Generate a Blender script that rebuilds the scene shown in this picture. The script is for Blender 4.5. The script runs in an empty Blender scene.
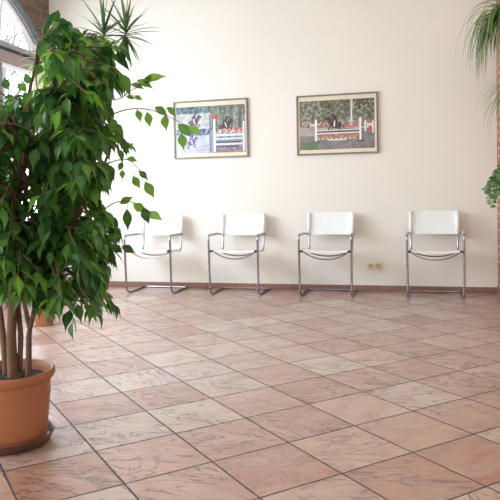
import bpy, bmesh, math, random
import numpy as np
from mathutils import Vector, Matrix, Euler, noise
R = math.radians
PI = math.pi
rnd = random.Random(7)
col = bpy.context.scene.collection
scn = bpy.context.scene

# ------------------------------------------------------------------ constants
T = 0.335            # floor tile pitch
H = 0.966            # camera height
YAW = R(14.65)       # camera turned left of the wall normal
WY = 6.533           # back wall plane
LX = -4.024          # left wall plane
CEIL = 4.3

# ------------------------------------------------------------------ helpers
def link(name, bm, mat, parent=None, smooth=True, mats=None):
    me = bpy.data.meshes.new(name)
    bm.to_mesh(me); bm.free()
    for m in (mats or [mat]): me.materials.append(m)
    if smooth:
        for p in me.polygons: p.use_smooth = True
    o = bpy.data.objects.new(name, me)
    col.objects.link(o)
    if parent: o.parent = parent
    return o

def sharp(o, ang=35):
    me = o.data
    bm = bmesh.new(); bm.from_mesh(me)
    for e in bm.edges:
        if len(e.link_faces) == 2 and e.calc_face_angle(0) > R(ang): e.smooth = False
    bm.to_mesh(me); bm.free()
    return o

def thing(name, label, cat, loc=(0, 0, 0), rotz=0, group=None):
    o = bpy.data.objects.new(name, None)
    o.empty_display_size = .1
    col.objects.link(o)
    o.location = loc; o.rotation_euler = (0, 0, rotz)
    o['label'] = label; o['category'] = cat
    if group: o['group'] = group
    return o

def struct(o):
    o['kind'] = 'structure'; return o

def box(bm, x0, x1, y0, y1, z0, z1, bev=0):
    r = bmesh.ops.create_cube(bm, size=1)
    vs = r['verts']
    for v in vs:
        v.co = Vector(((x0+x1)/2+v.co.x*(x1-x0), (y0+y1)/2+v.co.y*(y1-y0), (z0+z1)/2+v.co.z*(z1-z0)))
    if bev:
        es = list({e for v in vs for e in v.link_edges})
        bmesh.ops.bevel(bm, geom=es, offset=bev, segments=2, affect='EDGES', profile=.6)

def fillet(pts, rad, n=6):
    """round the inner corners of a polyline"""
    pts = [Vector(p) for p in pts]
    if not isinstance(rad, (list, tuple)): rad = [rad]*(len(pts)-2)
    out = [pts[0]]
    for i in range(1, len(pts)-1):
        a, b, c = pts[i-1], pts[i], pts[i+1]
        d0 = (a-b).normalized(); d1 = (c-b).normalized()
        r = min(rad[i-1], (a-b).length*.49, (c-b).length*.49)
        p0 = b+d0*r; p1 = b+d1*r
        for k in range(n+1):
            t = k/n
            out.append(p0*(1-t)**2+b*2*t*(1-t)+p1*t*t)
    out.append(pts[-1])
    return out

def tube(bm, pts, rad, seg=10, cap=True, jitter=0):
    pts = [Vector(p) for p in pts]
    n = len(pts)
    rads = rad if isinstance(rad, (list, tuple)) else [rad]*n
    tans = []
    for i in range(n):
        t = pts[min(i+1, n-1)]-pts[max(i-1, 0)]
        tans.append(t.normalized())
    up = Vector((0, 0, 1)) if abs(tans[0].z) < .9 else Vector((1, 0, 0))
    nrm = tans[0].cross(up).normalized()
    rings = []
    for i in range(n):
        if i:
            nrm = (nrm - tans[i]*nrm.dot(tans[i]))
            nrm = nrm.normalized() if nrm.length > 1e-6 else tans[i].orthogonal().normalized()
        bn = tans[i].cross(nrm)
        ring = []
        for k in range(seg):
            a = 2*PI*k/seg
            rr = rads[i]*(1+(rnd.uniform(-jitter, jitter) if jitter else 0))
            ring.append(bm.verts.new(pts[i]+(nrm*math.cos(a)+bn*math.sin(a))*rr))
        rings.append(ring)
    for i in range(n-1):
        for k in range(seg):
            bm.faces.new((rings[i][k], rings[i][(k+1) % seg], rings[i+1][(k+1) % seg], rings[i+1][k]))
    if cap:
        bm.faces.new(list(reversed(rings[0]))); bm.faces.new(rings[-1])

def lathe(bm, prof, seg=48, cx=0, cy=0):
    rings = []
    for r, z in prof:
        if r < 1e-5: rings.append([bm.verts.new((cx, cy, z))])
        else: rings.append([bm.verts.new((cx+r*math.cos(2*PI*k/seg), cy+r*math.sin(2*PI*k/seg), z)) for k in range(seg)])
    for a, b in zip(rings, rings[1:]):
        for k in range(seg):
            k2 = (k+1) % seg
            if len(a) == 1 and len(b) == 1: continue
            if len(a) == 1: bm.faces.new((a[0], b[k2], b[k]))
            elif len(b) == 1: bm.faces.new((a[k], a[k2], b[0]))
            else: bm.faces.new((a[k], a[k2], b[k2], b[k]))
    bmesh.ops.recalc_face_normals(bm, faces=bm.faces)

# ------------------------------------------------------------------ materials
class NT:
    def __init__(self, name):
        self.m = bpy.data.materials.new(name); self.m.use_nodes = True
        self.t = self.m.node_tree; self.n = self.t.nodes; self.l = self.t.links
        self.b = self.n['Principled BSDF']; self.out = self.n['Material Output']
    def add(self, typ, **kw):
        nd = self.n.new(typ)
        for k, v in kw.items():
            if k in nd.inputs: self.put(nd.inputs[k], v)
            else: setattr(nd, k, v)
        return nd
    def put(self, sock, v):
        if isinstance(v, bpy.types.NodeSocket): self.l.new(v, sock)
        elif isinstance(v, (tuple, list)) and len(v) == 3 and sock.type == 'RGBA': sock.default_value = (*v, 1)
        else: sock.default_value = v
    def math(self, op, a, b=0.0, c=None, clamp=False):
        nd = self.n.new('ShaderNodeMath'); nd.operation = op; nd.use_clamp = clamp
        self.put(nd.inputs[0], a); self.put(nd.inputs[1], b)
        if c is not None: self.put(nd.inputs[2], c)
        return nd.outputs[0]
    def mix(self, fac, a, b, mode='MIX'):
        nd = self.n.new('ShaderNodeMix'); nd.data_type = 'RGBA'; nd.blend_type = mode
        self.put(nd.inputs[0], fac); self.put(nd.inputs[6], a); self.put(nd.inputs[7], b)
        return nd.outputs[2]
    def ramp(self, fac, stops, interp='LINEAR'):
        nd = self.n.new('ShaderNodeValToRGB'); cr = nd.color_ramp; cr.interpolation = interp
        while len(cr.elements) < len(stops): cr.elements.new(.5)
        for e, (p, c) in zip(cr.elements, stops):
            e.position = p; e.color = (*c, 1) if len(c) == 3 else c
        self.put(nd.inputs[0], fac)
        return nd.outputs[0]
    def noise(self, vec, scale, detail=3, rough=.5, dist=0):
        nd = self.n.new('ShaderNodeTexNoise')
        if vec is not None: self.put(nd.inputs['Vector'], vec)
        nd.inputs['Scale'].default_value = scale; nd.inputs['Detail'].default_value = detail
        nd.inputs['Roughness'].default_value = rough; nd.inputs['Distortion'].default_value = dist
        return nd.outputs['Fac']
    def bump(self, h, strength=.3, dist=.01):
        nd = self.n.new('ShaderNodeBump'); nd.inputs['Strength'].default_value = strength
        nd.inputs['Distance'].default_value = dist
        self.put(nd.inputs['Height'], h); self.put(self.b.inputs['Normal'], nd.outputs[0])
    def coord(self, which='Object'):
        return self.n.new('ShaderNodeTexCoord').outputs[which]

def simple(name, c, rough=.5, metal=0, var=.12, scale=8, bump=0, spec=.5):
    k = NT(name)
    f = k.noise(k.coord(), scale, 4)
    k.put(k.b.inputs['Base Color'], k.mix(f, tuple(x*(1-var) for x in c), tuple(min(1, x*(1+var)) for x in c)))
    k.b.inputs['Roughness'].default_value = rough
    k.b.inputs['Metallic'].default_value = metal
    k.b.inputs['Specular IOR Level'].default_value = spec
    if bump: k.bump(k.noise(k.coord(), scale*12, 3), bump, .002)
    return k.m

def mat_floor():
    k = NT('terracotta_floor_tile')
    mp = k.add('ShaderNodeMapping'); k.l.new(k.coord(), mp.inputs[0]); mp.vector_type = 'TEXTURE'
    mp.inputs['Location'].default_value = (-1.6827, 2.1986, 0)
    mp.inputs['Rotation'].default_value = (0, 0, R(45)); mp.inputs['Scale'].default_value = (T, T, T)
    v = mp.outputs[0]
    sp = k.add('ShaderNodeSeparateXYZ'); k.l.new(v, sp.inputs[0])
    cell = k.add('ShaderNodeVectorMath', operation='FLOOR'); k.l.new(v, cell.inputs[0])
    wn = k.add('ShaderNodeTexWhiteNoise'); wn.noise_dimensions = '2D'; k.l.new(cell.outputs[0], wn.inputs['Vector'])
    wn2s = k.add('ShaderNodeVectorMath', operation='ADD'); k.l.new(cell.outputs[0], wn2s.inputs[0]); wn2s.inputs[1].default_value = (37.3, 11.7, 0)
    wn2 = k.add('ShaderNodeTexWhiteNoise'); wn2.noise_dimensions = '2D'; k.l.new(wn2s.outputs[0], wn2.inputs['Vector'])
    # distance to tile edge (wobbly joints)
    def edge(s):
        fr = k.math('FRACT', s)
        return k.math('MINIMUM', fr, k.math('SUBTRACT', 1.0, fr))
    wob = k.math('MULTIPLY', k.math('SUBTRACT', k.noise(v, 9, 2), .5), .012)
    e = k.math('ADD', k.math('MINIMUM', edge(sp.outputs[0]), edge(sp.outputs[1])), wob)
    grout = k.math('SUBTRACT', 1.0, k.math('SMOOTHSTEP', e, .0, .0)) if False else None
    mr = k.add('ShaderNodeMapRange'); mr.interpolation_type = 'SMOOTHSTEP'
    k.put(mr.inputs['Value'], e); mr.inputs['From Min'].default_value = .0065; mr.inputs['From Max'].default_value = .0135
    tile = mr.outputs[0]
    # per tile shifted coordinates so that the slate relief differs from tile to tile
    off = k.add('ShaderNodeVectorMath', operation='MULTIPLY_ADD')
    k.l.new(wn.outputs['Color'], off.inputs[0]); off.inputs[1].default_value = (40, 40, 40); k.l.new(v, off.inputs[2])
    rot = k.add('ShaderNodeVectorRotate'); rot.rotation_type = 'Z_AXIS'
    k.l.new(off.outputs[0], rot.inputs['Vector']); k.put(rot.inputs['Angle'], k.math('MULTIPLY', wn2.outputs['Value'], 1.6))
    st = k.add('ShaderNodeVectorMath', operation='MULTIPLY'); k.l.new(rot.outputs[0], st.inputs[0]); st.inputs[1].default_value = (1, 2.2, 1)
    pv = st.outputs[0]
    base = k.ramp(wn.outputs['Value'], [(0, (.56, .27, .18)), (.12, (.66, .38, .28)), (.3, (.76, .53, .42)), (.42, (.62, .35, .26)), (.56, (.74, .57, .51)),
                                        (.74, (.68, .44, .36)), (.86, (.80, .66, .54)), (.94, (.54, .25, .17))], 'CONSTANT')
    cloud = k.noise(pv, 1.5, 5, .6)
    base = k.mix(k.math('MULTIPLY', k.ramp(cloud, [(.35, (0, 0, 0)), (.65, (1, 1, 1))]), .5), base, (.74, .60, .52))
    cloud2 = k.noise(off.outputs[0], 2.6, 4, .6)
    base = k.mix(k.math('MULTIPLY', k.ramp(cloud2, [(.45, (0, 0, 0)), (.7, (1, 1, 1))]), .45), base, (.50, .26, .18))
    # slate cleft ridges : contour lines of a noise field, only in patches
    nf = k.noise(pv, 1.15, 6, .6, 1.0)
    ab = k.math('ABSOLUTE', k.math('SUBTRACT', k.math('FRACT', k.math('MULTIPLY', nf, 7.0)), .5))
    line = k.ramp(ab, [(.0, (1, 1, 1)), (.04, (1, 1, 1)), (.12, (0, 0, 0))])
    patch = k.ramp(k.noise(off.outputs[0], 1.9, 3), [(.42, (0, 0, 0)), (.52, (1, 1, 1))])
    lm = k.math('MULTIPLY', k.math('MULTIPLY', line, patch), k.ramp(wn2.outputs['Value'], [(.0, (.35, .35, .35)), (.5, (1, 1, 1))]))
    base = k.mix(k.math('MULTIPLY', lm, .52), base, (.10, .045, .035))
    base = k.mix(1.0, base, (.80, .675, .605), 'MULTIPLY')
    colr = k.mix(tile, (.045, .035, .035), base)
    k.put(k.b.inputs['Base Color'], colr)
    rough = k.math('ADD', .24, k.math('MULTIPLY', k.noise(off.outputs[0], 3, 4), .16))
    rough = k.math('ADD', rough, k.math('MULTIPLY', k.math('SUBTRACT', 1.0, tile), .4))
    k.put(k.b.inputs['Roughness'], rough)
    k.b.inputs['Specular IOR Level'].default_value = .8
    k.put(k.b.inputs['Coat Weight'], k.math('MULTIPLY', tile, .75)); k.b.inputs['Coat Roughness'].default_value = .27; k.put(k.b.inputs['Coat Tint'], (.86, .93, 1.0))
    hgt = k.math('ADD', k.math('MULTIPLY', tile, 1.0), k.math('MULTIPLY', nf, 1.6))
    hgt = k.math('SUBTRACT', hgt, k.math('MULTIPLY', lm, .5))
    hgt = k.math('ADD', hgt, k.math('MULTIPLY', k.noise(pv, 7, 4), .25))
    k.bump(hgt, .9, .012)
    return k.m

def mat_brick(name, c1, c2, mortar, sx=1.0, axis='yz'):
    k = NT(name)
    sp = k.add('ShaderNodeSeparateXYZ'); k.l.new(k.coord(), sp.inputs[0])
    cb = k.add('ShaderNodeCombineXYZ')
    k.put(cb.inputs[0], k.math('ADD', sp.outputs[0], sp.outputs[1])); k.put(cb.inputs[1], sp.outputs[2])
    br = k.add('ShaderNodeTexBrick'); k.l.new(cb.outputs[0], br.inputs['Vector'])
    br.inputs['Scale'].default_value = 1.0; br.inputs['Brick Width'].default_value = .24*sx
    br.inputs['Row Height'].default_value = .077*sx; br.inputs['Mortar Size'].default_value = .008
    br.inputs['Color1'].default_value = (*c1, 1); br.inputs['Color2'].default_value = (*c2, 1); br.inputs['Mortar'].default_value = (*mortar, 1)
    f = k.noise(cb.outputs[0], 14, 5, .65)
    c = k.mix(k.math('MULTIPLY', f, .5), br.outputs['Color'], tuple(x*.45 for x in c1))
    k.put(k.b.inputs['Base Color'], c); k.b.inputs['Roughness'].default_value = .9
    k.bump(k.math('SUBTRACT', f, br.outputs['Fac']), .6, .01)
    return k.m

def mat_wall():
    k = NT('warm_white_plaster')
    f = k.noise(k.coord(), .7, 4, .6)
    k.put(k.b.inputs['Base Color'], k.mix(f, (.80, .765, .70), (.85, .82, .765)))
    k.b.inputs['Roughness'].default_value = .85
    k.bump(k.noise(k.coord(), 60, 4), .12, .003)
    return k.m

def mat_leaf(name, dark, light, trans=.35, rough=.32, tr_col=None):
    k = NT(name)
    at = k.add('ShaderNodeAttribute'); at.attribute_name = 'tint'
    sp = k.add('ShaderNodeSeparateColor'); k.l.new(at.outputs['Color'], sp.inputs[0])
    f = k.noise(k.coord(), 30, 3)
    c = k.mix(sp.outputs[0], dark, light)
    c = k.mix(k.math('MULTIPLY', sp.outputs[1], .55), c, tuple(min(1, x*2.2+.03) for x in light))   # midrib, variegation
    c = k.mix(k.math('MULTIPLY', f, .3), c, tuple(x*.5 for x in dark))
    k.put(k.b.inputs['Base Color'], c); k.b.inputs['Roughness'].default_value = rough
    tl = k.add('ShaderNodeBsdfTranslucent')
    k.put(tl.inputs['Color'], k.mix(sp.outputs[0], tuple(x*1.8 for x in dark), tr_col or (.32, .62, .06)))
    mx = k.add('ShaderNodeMixShader'); mx.inputs[0].default_value = trans
    k.l.new(k.b.outputs[0], mx.inputs[1]); k.l.new(tl.outputs[0], mx.inputs[2]); k.l.new(mx.outputs[0], k.out.inputs['Surface'])
    return k.m

def mat_bark(name, a, b):
    k = NT(name)
    mp = k.add('ShaderNodeMapping'); k.l.new(k.coord(), mp.inputs[0]); mp.inputs['Scale'].default_value = (30, 30, 7)
    f = k.noise(mp.outputs[0], 1.6, 5, .7)
    k.put(k.b.inputs['Base Color'], k.mix(f, a, b)); k.b.inputs['Roughness'].default_value = .8
    k.bump(f, .6, .01)
    return k.m

def mat_glass():
    k = NT('window_glass')
    g = k.add('ShaderNodeBsdfGlossy'); g.inputs['Roughness'].default_value = .02
    t = k.add('ShaderNodeBsdfTransparent'); t.inputs['Color'].default_value = (.96, .98, .98, 1)
    fr = k.add('ShaderNodeFresnel'); fr.inputs['IOR'].default_value = 1.45
    mx = k.add('ShaderNodeMixShader'); k.l.new(k.math('MULTIPLY', fr.outputs[0], .6), mx.inputs[0])
    k.l.new(t.outputs[0], mx.inputs[1]); k.l.new(g.outputs[0], mx.inputs[2]); k.l.new(mx.outputs[0], k.out.inputs['Surface'])
    return k.m

def mat_print():
    k = NT('photo_print')
    at = k.add('ShaderNodeAttribute'); at.attribute_name = 'paint'
    k.l.new(at.outputs['Color'], k.b.inputs['Base Color'])
    k.b.inputs['Roughness'].default_value = .35
    return k.m

M = dict(
    floor=mat_floor(), wall=mat_wall(),
    ceiling=simple('ceiling_plaster', (.80, .76, .68), .9),
    brick_left=mat_brick('old_brown_brick', (.27, .17, .12), (.19, .13, .10), (.30, .25, .21), 1.3),
    brick_right=mat_brick('red_brick', (.50, .20, .12), (.42, .16, .09), (.55, .48, .40)),
    plinth=mat_brick('plinth_tile', (.30, .15, .11), (.38, .21, .16), (.22, .17, .15), 1.25),
    arm=simple('grey_beige_leather', (.50, .46, .45), .6),
    chrome=simple('chrome', (.40, .38, .44), .2, 1.0, .03),
    leather=simple('white_leather', (.86, .89, .90), .5, 0, .03, 20, .08),
    black=simple('black_rubber', (.03, .03, .035), .6),
    frame_grey=simple('grey_window_frame', (.20, .22, .26), .4),
    frame_light=simple('blue_grey_window_frame', (.34, .37, .43), .4),
    frame_pink=simple('greyish_brown_beam', (.40, .34, .34), .55),
    dark=simple('dark_seal', (.02, .02, .03), .6),
    glass=mat_glass(),
    terracotta=simple('terracotta_plastic', (.46, .175, .085), .5, 0, .09, 5, .06),
    saucer=simple('brown_saucer_plastic', (.15, .065, .045), .35, 0, .12),
    soil=simple('dark_soil', (.05, .035, .03), .95, 0, .5, 40, 1.0),
    bark=mat_bark('ficus_bark', (.12, .06, .035), (.34, .20, .115)),
    bark_dark=mat_bark('grey_brown_bark', (.10, .055, .05), (.24, .15, .12)),
    twig=mat_bark('twig_bark', (.13, .09, .05), (.22, .18, .09)),
    leaf=mat_leaf('ficus_leaf', (.014, .062, .020), (.10, .32, .05), .42, .27, (.45, .80, .08)),
    spike=mat_leaf('dracaena_leaf', (.035, .085, .03), (.15, .24, .09), .2, .4),
    pale=mat_leaf('pale_dracaena_leaf', (.28, .38, .16), (.60, .66, .38), .3, .4, (.6, .7, .3)),
    spider=mat_leaf('spider_plant_leaf', (.07, .16, .045), (.26, .38, .12), .3, .4),
    ivy=mat_leaf('variegated_ivy_leaf', (.04, .13, .04), (.30, .42, .22), .25, .45),
    pic_frame=simple('grey_brown_metal_frame', (.19, .165, .15), .4, .3),
    pic_mat=simple('cream_mount_board', (.80, .72, .56), .8, 0, .03),
    print=mat_print(),
    socket=simple('cream_socket_plastic', (.80, .70, .50), .4, 0, .03),
    socket_in=simple('beige_socket_recess', (.55, .47, .35), .5, 0, .03),
    snow=simple('pale_ground', (.75, .75, .75), .9),
    outside_bark=simple('pale_outside_bark', (.20, .19, .20), .9),
)
def mat_picglass():
    k = NT('picture_glass')
    g = k.add('ShaderNodeBsdfGlossy'); g.inputs['Roughness'].default_value = .08
    t = k.add('ShaderNodeBsdfTransparent')
    mx = k.add('ShaderNodeMixShader'); mx.inputs[0].default_value = .008
    k.l.new(t.outputs[0], mx.inputs[1]); k.l.new(g.outputs[0], mx.inputs[2]); k.l.new(mx.outputs[0], k.out.inputs['Surface'])
    return k.m
M['picglass'] = mat_picglass()

# ------------------------------------------------------------------ room shell
RX, FY = 5.2, -3.2
bm = bmesh.new(); box(bm, LX-.35, RX+.2, FY-.2, WY+.25, -.12, 0)
struct(link('floor', bm, M['floor'], smooth=False))
bm = bmesh.new(); box(bm, LX-.35, RX+.2, FY-.2, WY+.25, CEIL, CEIL+.15)
struct(link('ceiling', bm, M['ceiling'], smooth=False))
bm = bmesh.new(); box(bm, LX, RX, WY, WY+.25, 0, CEIL)
struct(link('wall_back', bm, M['wall'], smooth=False))
bm = bmesh.new(); box(bm, RX, RX+.2, FY, WY, 0, CEIL)
struct(link('wall_right', bm, M['wall'], smooth=False))
bm = bmesh.new(); box(bm, LX, RX, FY-.2, FY, 0, CEIL)
struct(link('wall_front', bm, M['wall'], smooth=False))
bm = bmesh.new(); box(bm, LX+.002, .744, WY-.012, WY, 0, .056, .002)
struct(link('baseboard_back', bm, M['plinth'], smooth=False))
# brick pier on the right end of the back wall
bm = bmesh.new(); box(bm, .750, 1.45, 6.05, WY, 0, CEIL)
struct(link('wall_pier', bm, M['brick_right'], smooth=False))
bm = bmesh.new(); box(bm, .742, 1.458, 6.042, WY, 0, .07, .002)
struct(link('baseboard_pier', bm, M['plinth'], smooth=False))

# left wall with segmental arched window openings: centre y, half width, arc radius, arc centre height
ARCH = [(4.89, 1.57, 2.05, 1.36), (1.0, 1.57, 2.05, 1.36), (-1.95, .95, 1.4, 1.9)]
Z0 = .45
def arch_pts(cy, hw, r, zc, z0, n=32):
    a0 = math.acos(min(1, hw/r)); p = [(cy+hw, z0)]
    for k in range(n+1):
        a = a0+(PI-2*a0)*k/n
        p.append((cy+r*math.cos(a), zc+r*math.sin(a)))
    p.append((cy-hw, z0))
    return p
WT = .135
bm = bmesh.new()
def quadprism(bm, poly, x0, x1):
    a = [bm.verts.new((x0, y, z)) for y, z in poly]; b = [bm.verts.new((x1, y, z)) for y, z in poly]
    n = len(poly)
    bm.faces.new(a); bm.faces.new(list(reversed(b)))
    for i in range(n): bm.faces.new((a[i], b[i], b[(i+1) % n], a[(i+1) % n]))
yprev = FY-.2
for cy_, hw, r, zc in sorted(ARCH):
    quadprism(bm, [(yprev, 0), (cy_-hw, 0), (cy_-hw, CEIL), (yprev, CEIL)], LX-WT, LX)
    pp = arch_pts(cy_, hw, r, zc, 0)[1:-1]
    for (y0, z0), (y1, z1) in zip(pp, pp[1:]):
        quadprism(bm, [(y1, z1), (y0, z0), (y0, CEIL), (y1, CEIL)], LX-WT, LX)
    quadprism(bm, [(cy_-hw, 0), (cy_+hw, 0), (cy_+hw, Z0), (cy_-hw, Z0)], LX-WT, LX)
    yprev = cy_+hw
quadprism(bm, [(yprev, 0), (WY+.25, 0), (WY+.25, CEIL), (yprev, CEIL)], LX-WT, LX)
bmesh.ops.recalc_face_normals(bm, faces=bm.faces)
struct(link('wall_left', bm, M['brick_left'], smooth=False))

def ring_strip(bm, w, d0, d1, x0, x1, n=36):
    """an arched frame member between insets d0 < d1 from the opening"""
    cy, hw, r, zc = w
    A = arch_pts(cy, hw-d0, r-d0, zc, Z0, n); B = arch_pts(cy, hw-d1, r-d1, zc, Z0, n)
    va = [[bm.verts.new((x, y, z)) for y, z in P] for P in (A, B) for x in (x0, x1)]
    m = len(A)
    for i in range(m-1):
        for p, q in ((0, 1), (1, 3), (3, 2), (2, 0)):
            bm.faces.new((va[p][i], va[q][i], va[q][i+1], va[p][i+1]))
    for i in (0, m-1): bm.faces.new((va[0][i], va[1][i], va[3][i], va[2][i]))
    bmesh.ops.recalc_face_normals(bm, faces=bm.faces)

for i, w_ in enumerate(ARCH):
    cy_, hw_, r_, zc_ = w_
    root = bpy.data.objects.new('window_%d' % (i+1), None); col.objects.link(root); struct(root)
    root.location = (LX, cy_, Z0)
    def P(name, bm, m, sm=False):
        o = link(name, bm, m, root, sm); o.location = (-LX, -cy_, -Z0); return o
    bm = bmesh.new(); ring_strip(bm, w_, 0, .055, LX-.12, LX-.012); sharp(P('window_frame', bm, M['frame_grey'], True))
    bm = bmesh.new(); ring_strip(bm, w_, .050, .085, LX-.11, LX-.035); sharp(P('sash', bm, M['frame_light'], True))
    bm = bmesh.new(); ring_strip(bm, w_, .080, .105, LX-.10, LX-.055); sharp(P('glazing_bead', bm, M['frame_pink'], True))
    zt = 2.40 if i < 2 else 2.2
    hw = hw_-.05
    bm = bmesh.new(); box(bm, LX-.14, LX-.002, cy_-hw-.02, cy_+hw+.02, zt-.02, zt+.11, .004); P('transom_beam', bm, M['frame_pink'])
    bm = bmesh.new(); box(bm, LX-.13, LX+.004, cy_-hw, cy_+hw, zt+.11, zt+.14); P('transom_seal', bm, M['dark'])
    bm = bmesh.new(); box(bm, LX-.14, LX-.008, cy_-hw+.02, cy_+hw-.02, zt+.14, zt+.20, .004); P('transom_rail', bm, M['frame_light'])
    bm = bmesh.new(); box(bm, LX-.13, LX-.03, cy_-hw, cy_+hw, Z0, Z0+.10, .004); P('bottom_rail', bm, M['frame_grey'])
    for s_ in (-.5, 0, .5):
        bm = bmesh.new(); box(bm, LX-.12, LX-.03, cy_+s_*hw-.035, cy_+s_*hw+.035, Z0+.05, zt, .004); P('mullion', bm, M['frame_grey'])
    bm = bmesh.new(); pts = arch_pts(cy_, hw_-.07, r_-.07, zc_, Z0+.05, 32)
    bm.faces.new([bm.verts.new((LX-.08, y, z)) for y, z in pts]); P('pane', bm, M['glass'])

# ------------------------------------------------------------------ outside the windows
bm = bmesh.new(); box(bm, -30, LX-WT-.22, -22, 30, -.3, -.15)
struct(link('ground_outside', bm, M['snow'], smooth=False))
def bare_tree(name, x, y, h, seed, label):
    rg = random.Random(seed)
    root = thing(name, label, 'tree', (x, y, -.15), 0, 'bare trees outside the arched window')
    bm = bmesh.new()
    def br(p, d, L, r, lv):
        pts = [p]; n = 5
        for k in range(n):
            d = (d+Vector((rg.uniform(-.2, .2), rg.uniform(-.2, .2), rg.uniform(-.05, .15)))).normalized()
            pts.append(pts[-1]+d*L/n)
        tube(bm, pts, [r*(1-.6*k/n) for k in range(n+1)], 5, False)
        if lv:
            for _ in range(4 if lv > 1 else 5):
                q = pts[rg.randint(1, n)]
                nd = (d+Vector((rg.uniform(-1, 1), rg.uniform(-1, 1), rg.uniform(-.1, .7)))).normalized()
                br(q, nd, L*rg.uniform(.5, .75), r*.5, lv-1)
    br(Vector((0, 0, 0)), Vector((0, 0, 1)), h*.42, .014*h, 4)
    link('branches', bm, M['outside_bark'], root)
bare_tree('bare_tree', -7.05, 9.7, 8.0, 1, 'bare pale tree seen through the glass of the arched window')
bare_tree('bare_tree', -10.7, 14.9, 11.0, 2, 'bare pale tree seen through the glass of the arched window')
bare_tree('bare_tree', -13.6, 19.4, 14.0, 3, 'bare pale tree seen through the glass of the arched window')

# ------------------------------------------------------------------ chairs
def make_chair(label):
    t = thing('cantilever_chair', label, 'chair', (0, 0, 0), 0, 'white chairs lined up along the wall')
    t.scale = (1, 1, .96)
    r = .0108; W = .25
    # local: -y is the front, +y the wall side
    for s in (-1, 1):
        bm = bmesh.new()
        pts = fillet([(s*.226, .165, .612), (s*W, .11, .618), (s*W, -.25, .622), (s*(W-.004), -.235, .0125), (s*(W-.006), .22, .0125)], [.03, .045, .085], 7)
        tube(bm, pts, r, 12)
        link('side_tube', bm, M['chrome'], t)
        bm = bmesh.new()
        pts = fillet([(s*.217, .19, .835), (s*.217, .14, .434), (s*.219, -.205, .460), (s*.242, -.238, .462)], [.06, .02], 7)
        tube(bm, pts, r*.92, 12)
        link('back_post', bm, M['chrome'], t)
        bm = bmesh.new()
        box(bm, s*W-.013, s*W+.013, -.235, .06, .629, .637, .003)
        link('armrest', bm, M['arm'], t)
        bm = bmesh.new()
        tube(bm, [(s*.218, -.243, .462), (s*.225, -.247, .462), (s*.238, -.248, .462)], [.011, .013, .010], 14)
        link('bolt', bm, M['black'], t)
    bm = bmesh.new()
    tube(bm, fillet([(-W+.006, .19, .0125), (-W+.006, .235, .0125), (W-.006, .235, .0125), (W-.006, .19, .0125)], .04, 6), r, 12)
    link('rear_bar', bm, M['chrome'], t)
    for yy, sg in ((-.19, .075), (-.04, .055)):
        bm = bmesh.new()
        pts = []
        for k in range(21):
            u = -1+2*k/20
            pts.append((u*.216, yy, .452-sg*(1-abs(u)**2.2)))
        tube(bm, pts, .0068, 8)
        link('curved_stretcher', bm, M['chrome'], t)
    # sling seat: a leather band wrapped over the two rails
    def sling(name, fn, nu, nv, th):
        bm = bmesh.new()
        top = [[None]*(nv+1) for _ in range(nu+1)]; bot = [[None]*(nv+1) for _ in range(nu+1)]
        for i in range(nu+1):
            for j in range(nv+1):
                p, n = fn(-1+2*i/nu, j/nv)
                top[i][j] = bm.verts.new(Vector(p)+Vector(n)*th); bot[i][j] = bm.verts.new(Vector(p)-Vector(n)*th)
        for i in range(nu):
            for j in range(nv):
                bm.faces.new((top[i][j], top[i+1][j], top[i+1][j+1], top[i][j+1]))
                bm.faces.new((bot[i][j], bot[i][j+1], bot[i+1][j+1], bot[i+1][j]))
        for i in range(nu):
            for j in (0, nv): bm.faces.new((top[i][j], bot[i][j], bot[i+1][j], top[i+1][j]))
        for j in range(nv):
            for i in (0, nu): bm.faces.new((top[i][j], top[i][j+1], bot[i][j+1], bot[i][j]))
        bmesh.ops.recalc_face_normals(bm, faces=bm.faces)
        o = link(name, bm, M['leather'], t); sharp(o, 50)
        return o
    def seatf(u, v):
        a = abs(u)
        drop = .016*(1-a**3) ; edge = 0
        x = u*.232
        z = .4705-drop*.8 - (.016*max(0, (a-.94)/.06)**1.6)
        y = -.215+v*.325
        z -= .024*v
        z += -.012*max(0, 1-v/.08)**2
        return (x, y, z), (0, 0, 1)
    sling('seat', seatf, 24, 10, .0045)
    def backf(u, v):
        a = abs(u)
        z = .603+v*.233
        y0 = .16+(z-.6)*.13
        return (u*.231, y0-.012+.022*(1-a**4)*.9+.014*max(0, (a-.94)/.06)**1.5, z), (0, -1, 0)
    sling('backrest', backf, 24, 8, .0045)
    for s in (-1, 1):
        bm = bmesh.new()
        tube(bm, [(s*.219, .158-.006, .602), (s*.219, .158+.02, .832)], .0175, 12)
        link('backrest_sleeve', bm, M['leather'], t)
    return t

def dup(root, loc, rotz, label):
    r = root.copy(); col.objects.link(r); r.location = loc; r.rotation_euler = (0, 0, rotz); r['label'] = label
    for ch in list(root.children):
        c = ch.copy(); col.objects.link(c); c.parent = r
    return r
ch0 = make_chair('white chrome-framed chair half hidden behind the ficus leaves')
ch0.location = (-2.655, 6.250, 0)
dup(ch0, (-1.750, 6.250, 0), R(.5), 'white chrome-framed chair below the picture with two stacked photos')
dup(ch0, (-.842, 6.250, 0), R(-.6), 'white chrome-framed chair directly left of the wall socket')
dup(ch0, (.160, 6.250, 0), 0, 'white chrome-framed chair right of the wall socket, nearest the brick pier')

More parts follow.
